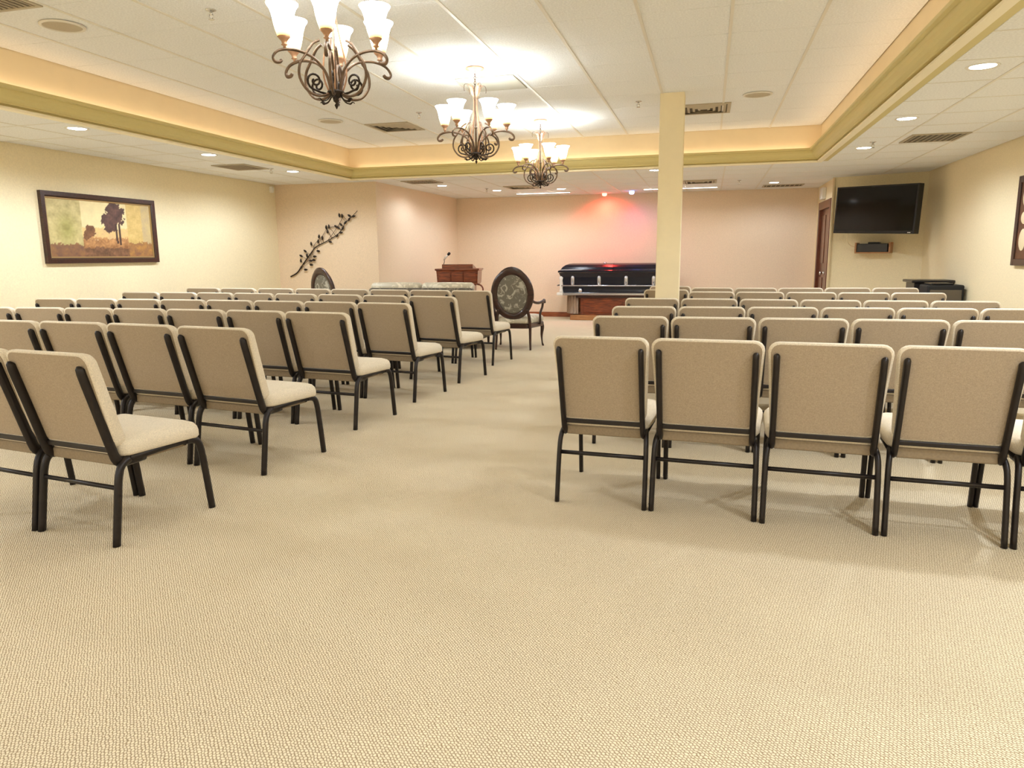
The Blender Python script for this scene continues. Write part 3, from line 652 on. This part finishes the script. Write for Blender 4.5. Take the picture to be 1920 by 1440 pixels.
# loveseat, seen from behind
t = thing('loveseat', 'low grey upholstered loveseat with two pale back cushions, seen from behind', 'loveseat', (-3.90, 9.83, 0), R(1.5))
b = NB(); lps = []
W2 = .80
for y, ins in ((-.28, .02), (-.29, .0), (-.20, .0), (-.17, .02)):
    lps.append([(x, y+(z)*-.03, .11+z) for x, z in [(p[0], p[1]) for p in rrect(2*W2-2*ins, 2*W2-2*ins-.06, .74-ins, .05, 4)]])
loft(b, lps); obj('back_panel', b, M['loveseat_back'], t)
for s in (-1, 1):
    b = NB(); lps = []
    for x0, r_ in ((-.365, .02), (-.36, .055), (-.33, .068), (0, .072), (.33, .068), (.36, .055), (.365, .02)):
        lps.append([(s*.385+x0, -.20+r_*1.5*math.cos(2*math.pi*k/14), .855+r_*math.sin(2*math.pi*k/14)) for k in range(14)])
    loft(b, lps); obj('back_cushion', b, M['satin'], t)
    b = NB(); box(b, s*.80-.06, s*.80+.06, -.27, .50, .12, .60, .03); obj('armrest', b, M['loveseat_back'], t)
    b = NB(); box(b, s*.37-.36, s*.37+.36, -.17, .50, .32, .46, .03); obj('seat_cushion', b, M['satin'], t)
    for y in (-.24, .44):
        b = NB(); tube(b, [(s*.78, y, 0), (s*.78, y, .13)], [.016, .024], 8); obj('leg', b, M['darkwood'], t)
b = NB(); box(b, -.80, .80, -.24, .48, .12, .33, .015); obj('seat_base', b, M['loveseat_back'], t)

# ------------------------------------------------------------------ lectern with microphone
t = thing('lectern', 'reddish wooden lectern with a slanted reading top, in front of the alcove', 'lectern', (-4.42, 12.75, 0), R(9)); t.scale = (.94, 1, 1)
b = NB(); loft(b, [[(-.33, -.20, 0), (.33, -.20, 0), (.33, .22, 0), (-.33, .22, 0)], [(-.33, -.20, .10), (.33, -.20, .10), (.33, .22, .10), (-.33, .22, .10)]], smooth=False); obj('plinth', b, M['redwood'], t)
b = NB(); loft(b, [[(-.30, -.17, .10), (.30, -.17, .10), (.30, .20, .10), (-.30, .20, .10)], [(-.30, -.17, .76), (.30, -.17, .76), (.30, .20, .76), (-.30, .20, .76)]], smooth=False); obj('pedestal', b, M['redwood'], t)
b = NB(); loft(b, [[(-.355, -.20, .76), (.355, -.20, .76), (.355, .23, .76), (-.355, .23, .76)], [(-.39, -.23, .80), (.39, -.23, .80), (.39, .25, .80), (-.39, .25, .80)], [(-.405, -.24, 1.02), (.405, -.24, 1.02), (.405, .26, 1.02), (-.405, .26, 1.02)], [(-.43, -.26, 1.035), (.43, -.26, 1.035), (.43, .28, 1.035), (-.43, .28, 1.035)], [(-.43, -.26, 1.062), (.43, -.26, 1.062), (.43, .28, 1.062), (-.43, .28, 1.062)]], smooth=False)
obj('desk_box', b, M['redwood'], t)
for x0, x1 in ((-.36, -.13), (-.11, .11), (.13, .36)):
    b = NB(); box(b, x0, x1, -.252, -.236, .83, .995, .006); obj('front_panel', b, M['redwood'], t)
b = NB(); vs = [(-.30, -.20, 1.062), (.30, -.20, 1.062), (.30, .2, 1.062), (-.30, .2, 1.062)]; loft(b, [vs, [(-.30, -.20, 1.14), (.30, -.20, 1.14), (.30, .2, 1.07), (-.30, .2, 1.07)]], smooth=False); obj('reading_top', b, M['redwood'], t)
for x0, x1 in ((-.26, -.02), (.02, .26)):
    b = NB(); box(b, x0, x1, -.182, -.168, .16, .70, .006); obj('front_panel', b, M['redwood'], t)
b = NB(); tube(b, smooth_path([Vector((.34, -.1, .78)), Vector((.43, -.1, .76)), Vector((.475, -.1, .70)), Vector((.46, -.1, .63)), Vector((.37, -.1, .60)), Vector((.30, -.1, .50))], 5), .016, 8, flat=.8); obj('scroll_bracket', b, M['redwood'], t)
t = thing('microphone', 'slim gooseneck microphone standing on the left of the lectern top', 'microphone', (-4.71, 12.70, 1.062), 0)
b = NB(); lathe(b, [(.028, 0), (.028, .012), (.010, .02)], 14); obj('base', b, M['rubber'], t)
b = NB(); tube(b, smooth_path([Vector((0, 0, .015)), Vector((.004, 0, .07)), Vector((.020, 0, .12)), Vector((.018, 0, .17)), Vector((.045, 0, .215))], 5), .0065, 7); obj('gooseneck', b, M['rubber'], t)
b = NB(); tube(b, [(.022, 0, .165), (.055, 0, .205), (.095, 0, .248)], [.012, .015, .018], 10); obj('handle', b, M['white'], t)
b = NB(); tube(b, [(.090, 0, .243), (.105, 0, .258), (.125, 0, .278), (.134, 0, .287)], [.018, .026, .026, .012], 10); obj('capsule', b, M['rubber'], t)

# ------------------------------------------------------------------ casket on its bier
t = thing('casket', 'closed dark navy casket with silver handles and white corner fittings', 'casket', (-1.83, 14.70, .49), 0)
L2 = 1.07
def cas(hx, hy, z, r=.06):
    return [(x, y-hy, z) for x, y in rrect(2*hx, 2*hx, 2*hy, r, 4)]
b = NB(); loft(b, [cas(L2-.02, .30, .0, .03), cas(L2, .315, .012, .03), cas(L2, .315, .045, .03), cas(L2-.03, .29, .06, .03)], smooth=False); obj('base_moulding', b, M['silver'], t)
b = NB(); loft(b, [cas(L2-.035, .285, .055), cas(L2-.045, .275, .08), cas(L2-.050, .27, .12), cas(L2-.035, .29, .36), cas(L2-.01, .31, .42), cas(L2+.0, .32, .445)], smooth=False); obj('body', b, M['casket'], t)
for x0, x1 in ((-L2, .012), (.018, L2)):
    lp = []
    for ins, z in ((.0, .452), (-.006, .47), (.0, .49), (.03, .50), (.045, .515), (.075, .56), (.13, .60), (.19, .622), (.26, .632)):
        xa = x0+(ins if x0 < -.5 else 0); xb = x1-(ins if x1 > .5 else 0); hy = .325-ins
        lp.append([(xa, -hy, z), (xb, -hy, z), (xb, hy, z), (xa, hy, z)])
    b = NB(); loft(b, lp, smooth=False); obj('lid', b, M['casket'], t)
for k in range(4):
    x = -.78+k*.53
    b = NB(); lathe(b, [(.001, -.0), (.022, .004), (.030, .02), (.030, .10), (.022, .125), (.001, .13)], 12); b.transform(Matrix.Translation((x, -.295, .195)) @ Matrix.Diagonal((1.25, .6, 1.5, 1))); hd = obj('handle_mount', b, M['silver'], t)
    b = NB(); tube(b, [(x, -.30, .27), (x, -.345, .22), (x, -.352, .19)], [.014, .012, .018], 8); obj('handle_arm', b, M['silver'], hd)
b = NB(); tube(b, [(-1.0, -.352, .195), (1.0, -.352, .195)], .013, 8); obj('handle_bar', b, M['silver'], t)
b = NB(); tube(b, [(-L2-.03, -.24, .195), (-L2-.03, .24, .195)], .013, 8); obj('handle_bar', b, M['silver'], t)
for sx in (-1, 1):
    for sy in (-1, 1):
        b = NB(); lathe(b, [(.02, .05), (.045, .06), (.035, .09), (.028, .14), (.036, .22), (.030, .30), (.045, .35), (.02, .38)], 12, (sx*(L2-.055), sy*.27, 0)); obj('corner_fitting', b, M['white'], t, label='white corner fitting')
        b = NB(); obox(b, (sx*(L2-.03), sy*.28, -.0), .12, .10, .055, 0, .01); obj('foot_corner', b, M['white'], t, label='white base corner')
b = NB(); lathe(b, [(.02, 0), (.045, .006), (.03, .02), (.005, .03)], 14); b.transform(Matrix.Translation((-.62, -.318, .10)) @ Matrix.Rotation(math.pi/2, 4, 'X')); obj('end_knob', b, M['silver'], t)
b = NB(); lathe(b, [(.02, 0), (.045, .006), (.03, .02), (.005, .03)], 14); b.transform(Matrix.Translation((-.18, -.0, .628))); obj('lid_ornament', b, M['silver'], t)
t = thing('casket_bier', 'wooden bier with recessed panels and oak plinth under the casket', 'bier', (-1.60, 14.70, 0), 0)
b = NB(); box(b, -1.05, 1.05, -.36, .36, 0, .10, .01); obj('plinth', b, M['oak'], t, label='light oak plinth board')
b = NB(); box(b, -.86, .86, -.24, .24, .10, .44, .004); obj('body', b, M['redwood'], t)
b = NB(); box(b, -.95, .95, -.28, .28, .44, .488, .008); obj('top_rail', b, M['darkwood'], t)
for x0, x1 in ((-.80, -.02), (.02, .80)):
    b = NB(); box(b, x0, x1, -.252, -.236, .14, .41, .01); obj('front_panel', b, M['redwood'], t)
# drape on the bier's left end
b = NB(); n = 36; lo, hi = [], []
for z, kk in ((.12, 1.0), (.28, .9), (.485, .6)):
    ring = []
    for i in range(n+1):
        u = i/n; 
        if u < .45: x, y = -.865+(-.20)*(1-u/.45)*0-.0, 0
        ang = u*math.pi; px = -.90-.26*math.sin(ang); py = -.26*math.cos(ang)
        wv = .018*kk*math.sin(i*2.1); ring.append((px-wv, py-wv*.5, z))
    hi.append(ring)
rings = [[b.verts.new(p) for p in r_] for r_ in hi]
for i in range(2):
    for k in range(n): f = b.faces.new((rings[i][k], rings[i][k+1], rings[i+1][k+1], rings[i+1][k])); f.smooth = True
bmesh.ops.solidify(b, geom=b.faces, thickness=.006)
o = obj('drape', b, M['drape'], t, label='beige pleated drape at the left end')

# ------------------------------------------------------------------ television, its shelf, cabinet
ang = math.atan2(11.85-12.90, 2.867-1.937); tw = math.hypot(.93, 1.05)
t = thing('television', 'large black flat television on an arm high in the far right corner', 'television', (2.402, 12.375, 1.568), ang); t.rotation_euler.y = R(2.2)
b = NB(); box(b, -tw/2, tw/2, -.02, .09, 0, .715, .008); obj('housing', b, M['tvblack'], t)
b = NB(); box(b, -tw/2+.03, tw/2-.03, -.024, -.018, .045, .69); obj('screen', b, M['gloss'], t, label='glossy dark screen')
b = NB(); box(b, -tw/2+.02, tw/2-.02, -.026, -.02, .008, .035, .003); obj('lower_bezel', b, M['tvblack'], t)
b = NB(); box(b, tw/2-.10, tw/2-.05, -.028, -.024, .014, .026); obj('indicator', b, M['silver'], t)
b = NB(); box(b, -.45, .62, .09, .16, .08, .62, .02); obj('rear_bulge', b, M['tvblack'], t)
b = NB(); tube(b, [(0, .15, .4), (.16, .30, .4), (.10, .44, .4)], .03, 8); box(b, -.12, .12, .15, .18, .25, .55); obj('wall_arm', b, M['tvblack'], t)
wa = math.atan2(TR[1]-DR[1], TR[0]-DR[0])
t = thing('wall_shelf', 'small wooden wall shelf box under the television', 'shelf', (2.56, 12.93, 1.27), wa)
b = NB(); box(b, -.26, .26, -.16, .06, 0, .02, .004); box(b, -.26, -.235, -.16, .06, .02, .17); box(b, .235, .26, -.16, .06, .02, .17); obj('shelf_frame', b, M['oak'], t)
t = thing('media_player', 'black media box standing on the wall shelf under the television', 'media player', (2.56, 12.93, 1.291), wa)
b = NB(); box(b, -.22, .22, -.18, .02, 0, .13, .006); obj('case', b, M['ebony'], t)
b = NB(); box(b, -.08, .09, -.10, .0, .13, .155, .006); obj('top_unit', b, M['tvblack'], t)
b = NB(); tube(b, smooth_path([Vector((2.12, 12.72, 1.60)), Vector((2.14, 12.85, 1.47)), Vector((2.22, 12.95, 1.39)), Vector((2.34, 12.97, 1.37))], 6), .006, 6); o = obj('cable', b, M['cream'], None); tag(o, 'thin pale cable hanging from the television to the wall shelf', 'cable')
t = thing('emergency_light', 'small white box fixed to the wall above the brown door', 'emergency light', (1.95, 14.22, 2.22))
b = NB(); box(b, -.07, -.001, -.13, .13, 0, .20, .01); obj('case', b, M['white'], t)
b = NB(); box(b, -.078, -.068, -.11, .11, .02, .18, .004); obj('cover', b, M['white'], t)
t = thing('motion_sensor', 'tiny white sensor high in the left wall corner', 'sensor', (WL+.035, 11.06, 2.41))
b = NB(); box(b, -.035, .02, -.03, .03, -.05, .05, .012); obj('case', b, M['white'], t)
b = NB(); lathe(b, [(.02, 0), (.018, .01), (.002, .018)], 12); b.transform(Matrix.Translation((.02, 0, .0)) @ Matrix.Rotation(math.pi/2, 4, 'Y')); obj('lens', b, M['white'], t)

t = thing('console_cabinet', 'long dark brown console with a flat overhanging lid, by the right wall', 'cabinet', (2.95, 11.30, 0)); t.scale = (.92, .60, 1)
b = NB(); box(b, -.24, .26, -.36, .36, .06, .87, .008); obj('body', b, M['ebony'], t)
b = NB(); box(b, -.285, .29, -.42, .40, .87, .905, .008); obj('lid', b, M['ebony'], t)
b = NB(); box(b, -.20, .22, -.30, .30, 0, .06); obj('plinth', b, M['rubber'], t)
b = NB(); box(b, -.20, .0, -.372, -.358, .12, .80, .006); obj('door', b, M['ebony'], t)
b = NB(); box(b, .02, .22, -.372, -.358, .12, .80, .006); obj('door', b, M['ebony'], t)
t = thing('speaker_cabinet', 'black boxy speaker cabinet in front of the dark console', 'speaker', (2.965, 10.72, 0))
b = NB(); box(b, -.215, .215, -.20, .20, .02, .86, .02); obj('case', b, M['rubber'], t)
b = NB(); box(b, -.185, .185, -.212, -.198, .06, .80, .01); obj('front_grille', b, M['vdark'], t)
b = NB(); box(b, -.17, .10, -.16, .16, .86, .882, .01); obj('top_handle_plate', b, M['tvblack'], t)
for sx in (-1, 1):
    for sy in (-1, 1): b = NB(); lathe(b, [(.018, 0), (.022, .022)], 10, (sx*.17, sy*.15, 0)); obj('foot', b, M['rubber'], t)

# ------------------------------------------------------------------ wall decorations
t = thing('framed_landscape', 'wide dark-framed three-part landscape print on the left wall', 'picture', (WL, 7.43, 1.64))
hw, hh = .86, .40
def frame_ring(inset, width, x0, x1, m, name):
    b = NB(); o_ = (hw-inset, hh-inset); i_ = (hw-inset-width, hh-inset-width)
    lp = [[(x0, sy*a[0], sz*a[1]) for sy, sz in ((-1, -1), (1, -1), (1, 1), (-1, 1))] for a in (o_,)]
    lp += [[(x1, sy*a[0], sz*a[1]) for sy, sz in ((-1, -1), (1, -1), (1, 1), (-1, 1))] for a in (o_, (i_[0]+width*.25, i_[1]+width*.25))]
    lp += [[(x1-.012, sy*i_[0], sz*i_[1]) for sy, sz in ((-1, -1), (1, -1), (1, 1), (-1, 1))], [(x0, sy*i_[0], sz*i_[1]) for sy, sz in ((-1, -1), (1, -1), (1, 1), (-1, 1))]]
    loft(b, lp+[lp[0]], cap=False, smooth=False); bmesh.ops.remove_doubles(b, verts=b.verts, dist=1e-6)
    return obj(name, b, m, t)
frame_ring(0, .062, .0, .045, M['darkwood'], 'frame'); frame_ring(.060, .018, .0, .026, M['gold'], 'inner_border')
# printed picture as vertex colours on a fine grid
from mathutils import noise as mn
b = NB(); NX, NZ = 150, 72; lay = b.loops.layers.color.new('paint')
def n_(x, y, s, o=0.0): return mn.noise(Vector((x*s+o, y*s-o, o)))
def paint(u, v):      # u: 0 = left (nearer camera), v: 0 bottom
    nz = n_(u*2.1, v, 9)*.5+n_(u*2.1, v, 28, 3)*.35
    if u < .30:
        c = [(172, 160, 110), (128, 112, 62)][0]; k = .5+nz; k += .35*math.exp(-((u-.15)/.08)**2-((v-.5)/.28)**2)*-.8
        c = [188+40*nz, 172+40*nz, 116+35*nz]; g = math.exp(-((u-.16)/.07)**2-((v-.5)/.25)**2)
        c = [c[0]-34*g, c[1]-26*g, c[2]-36*g]
        if v < .22+.1*nz: c = [130+40*nz, 92+30*nz, 62]
    elif u > .745:
        c = [202+30*nz, 172+30*nz, 104+30*nz]
        if u > .90: c = [190+20*nz, 168+20*nz, 120]
        if v < .28+.12*nz: c = [152+60*nz, 108+50*nz, 62]
    else:
        c = [222+12*nz, 204+12*nz, 152+10*nz]
        if v < .52+.08*nz: c = [212+30*nz, 178+34*nz, 120]
        if v < .34+.12*nz: c = [170+90*nz, 122+80*nz, 74+60*nz]
        if v < .17+.1*nz: c = [112+70*nz, 78+50*nz, 52+40*nz]
        for (tx, tz, rx, rz) in ((.565, .64, .085, .20), (.64, .80, .085, .22), (.60, .88, .06, .15), (.37, .46, .055, .12), (.33, .38, .03, .09)):
            d = ((u-tx)/rx)**2+((v-tz)/rz)**2+nz*1.3
            if d < .85: c = [86+55*nz+(30 if tx < .5 else 0), 58+40*nz+(20 if tx < .5 else 0), 48+30*nz]
        if abs(u-.628-.02*(.4-v)) < .010 and .24 < v < .62 or abs(u-.66) < .008 and .22 < v < .6: c = [62, 40, 30]
    return tuple(max(0, min(255, q)) for q in c)
iw, ih = hw-.077, hh-.077
vv = [[b.verts.new((.014, -iw+2*iw*i/NX, -ih+2*ih*j/NZ)) for i in range(NX+1)] for j in range(NZ+1)]
cols = {}
for j in range(NZ+1):
    for i in range(NX+1): cols[vv[j][i]] = (*[(x/255) for x in paint(i/NX, j/NZ)], 1)
for j in range(NZ):
    for i in range(NX):
        f = b.faces.new((vv[j][i], vv[j][i+1], vv[j+1][i+1], vv[j+1][i]))
        for l in f.loops: l[lay] = cols[l.vert]
pm = mat('print', (200, 180, 130), .45); nt = pm.node_tree; at = nt.nodes.new('ShaderNodeVertexColor'); at.layer_name = 'paint'; nt.links.new(at.outputs[0], nt.nodes['Principled BSDF'].inputs['Base Color'])
obj('canvas', b, pm, t, label='warm brown landscape print with trees')

# carved panel on the right wall, cut by the picture edge
t = thing('carved_wall_panel', 'brown framed wall panel with cream oval medallions, cut by the right picture edge', 'wall panel', (WR, 8.67, 1.60))
b = NB(); box(b, -.03, 0, -.47, .47, -.47, .47, .004); obj('backing', b, M['mirror'], t)
b = NB()
for a in ((-.045, 0, -.47, -.40, -.47, .47), (-.045, 0, .40, .47, -.47, .47), (-.045, 0, -.40, .40, -.47, -.40), (-.045, 0, -.40, .40, .40, .47)): box(b, *a, .005)
obj('frame', b, M['darkwood'], t)
for j, z in enumerate((-.20, .03, .25)):
    for y in (.26, .0, -.26):
        b = NB(); lathe(b, [(.001, .006), (.075, .006), (.085, 0)], 24, cap=False); b.transform(Matrix.Translation((-.030, y, z)) @ Matrix.Diagonal((1, 1, 1.35 if j != 1 else .8, 1)) @ Matrix.Rotation(-math.pi/2, 4, 'Y')); obj('medallion', b, M['cream'], t, label='cream oval medallion')

# metal branch on the accent wall
yw = lambda x: 11.2+(x+7.16)*(.07/1.83)-.035
t = thing('metal_branch', 'long dark metal branch with leaves mounted on the tan accent wall', 'wall art', (-6.30, yw(-6.3), 1.50))
O = Vector(t.location)
stem = [(-6.94, .96), (-6.81, 1.03), (-6.71, 1.15), (-6.53, 1.36), (-6.43, 1.46), (-6.21, 1.56), (-6.0, 1.68), (-5.88, 1.84), (-5.76, 1.94), (-5.65, 2.04)]
P3 = lambda x, z, d=0: Vector((x, yw(x)-d, z))-O
b = NB(); P = smooth_path([P3(x, z) for x, z in stem], 4); tube(b, P, [.012-.008*i/len(P) for i in range(len(P))], 6); obj('stem', b, M['iron_dark'], t)
b = NB(); P = smooth_path([P3(x, z, .01) for x, z in ((-6.71, 1.15), (-6.60, 1.22), (-6.50, 1.36), (-6.45, 1.50), (-6.30, 1.64), (-6.20, 1.76), (-6.05, 1.79))], 4); tube(b, P, .005, 6); obj('side_stem', b, M['iron'], t)
b = NB(); P = smooth_path([P3(x, z, .01) for x, z in ((-6.21, 1.56), (-6.12, 1.66), (-6.02, 1.78), (-5.95, 1.88), (-5.90, 1.96))], 4); tube(b, P, .005, 6); obj('side_stem', b, M['iron'], t)
lv = [(-6.71, 1.31), (-6.63, 1.39), (-6.6, 1.32), (-6.72, 1.23), (-6.51, 1.51), (-6.36, 1.63), (-6.3, 1.6), (-6.38, 1.55), (-6.22, 1.78), (-6.17, 1.79), (-6.2, 1.71), (-6.04, 1.79), (-6.0, 1.77), (-5.95, 1.82), (-5.92, 1.76), (-5.96, 1.69), (-6.03, 1.64), (-6.16, 1.54), (-6.39, 1.39), (-6.46, 1.3), (-6.48, 1.24), (-6.54, 1.23), (-6.53, 1.16), (-6.64, 1.08), (-6.72, 1.12), (-5.87, 1.85), (-5.97, 1.97), (-5.92, 1.96), (-5.79, 1.96), (-5.72, 1.95), (-5.8, 1.9)]
SP = [Vector((x, z, 0)) for x, z in stem]; SPf = smooth_path(SP, 6)
for (x, z) in lv:
    q = min(SPf, key=lambda p: (p.x-x)**2+(p.y-z)**2); dx, dz = x-q.x, z-q.y; a = math.atan2(dz, dx) if abs(dx)+abs(dz) > .02 else R(60)
    a = .55*a+.45*R(52) if abs(a) < 2.4 else a
    b = NB(); pts = [(-.036, 0), (-.022, .013), (0, .019), (.022, .013), (.040, 0), (.022, -.013), (0, -.019), (-.022, -.013)]
    lp = []
    for d_, s_ in ((.010, .8), (.014, 1), (.018, 1), (.024, .6)): lp.append([P3(x+(u*math.cos(a)-v*math.sin(a))*s_, z+(u*math.sin(a)+v*math.cos(a))*s_, d_) for u, v in pts])
    loft(b, lp); lf = obj('leaf', b, M['iron_dark'], t)
    b = NB(); tube(b, [P3(q.x, q.y), P3((x+q.x)/2+.008, (z+q.y)/2, .012), P3(x, z, .016)], .0035, 5); obj('twig', b, M['iron'], lf)
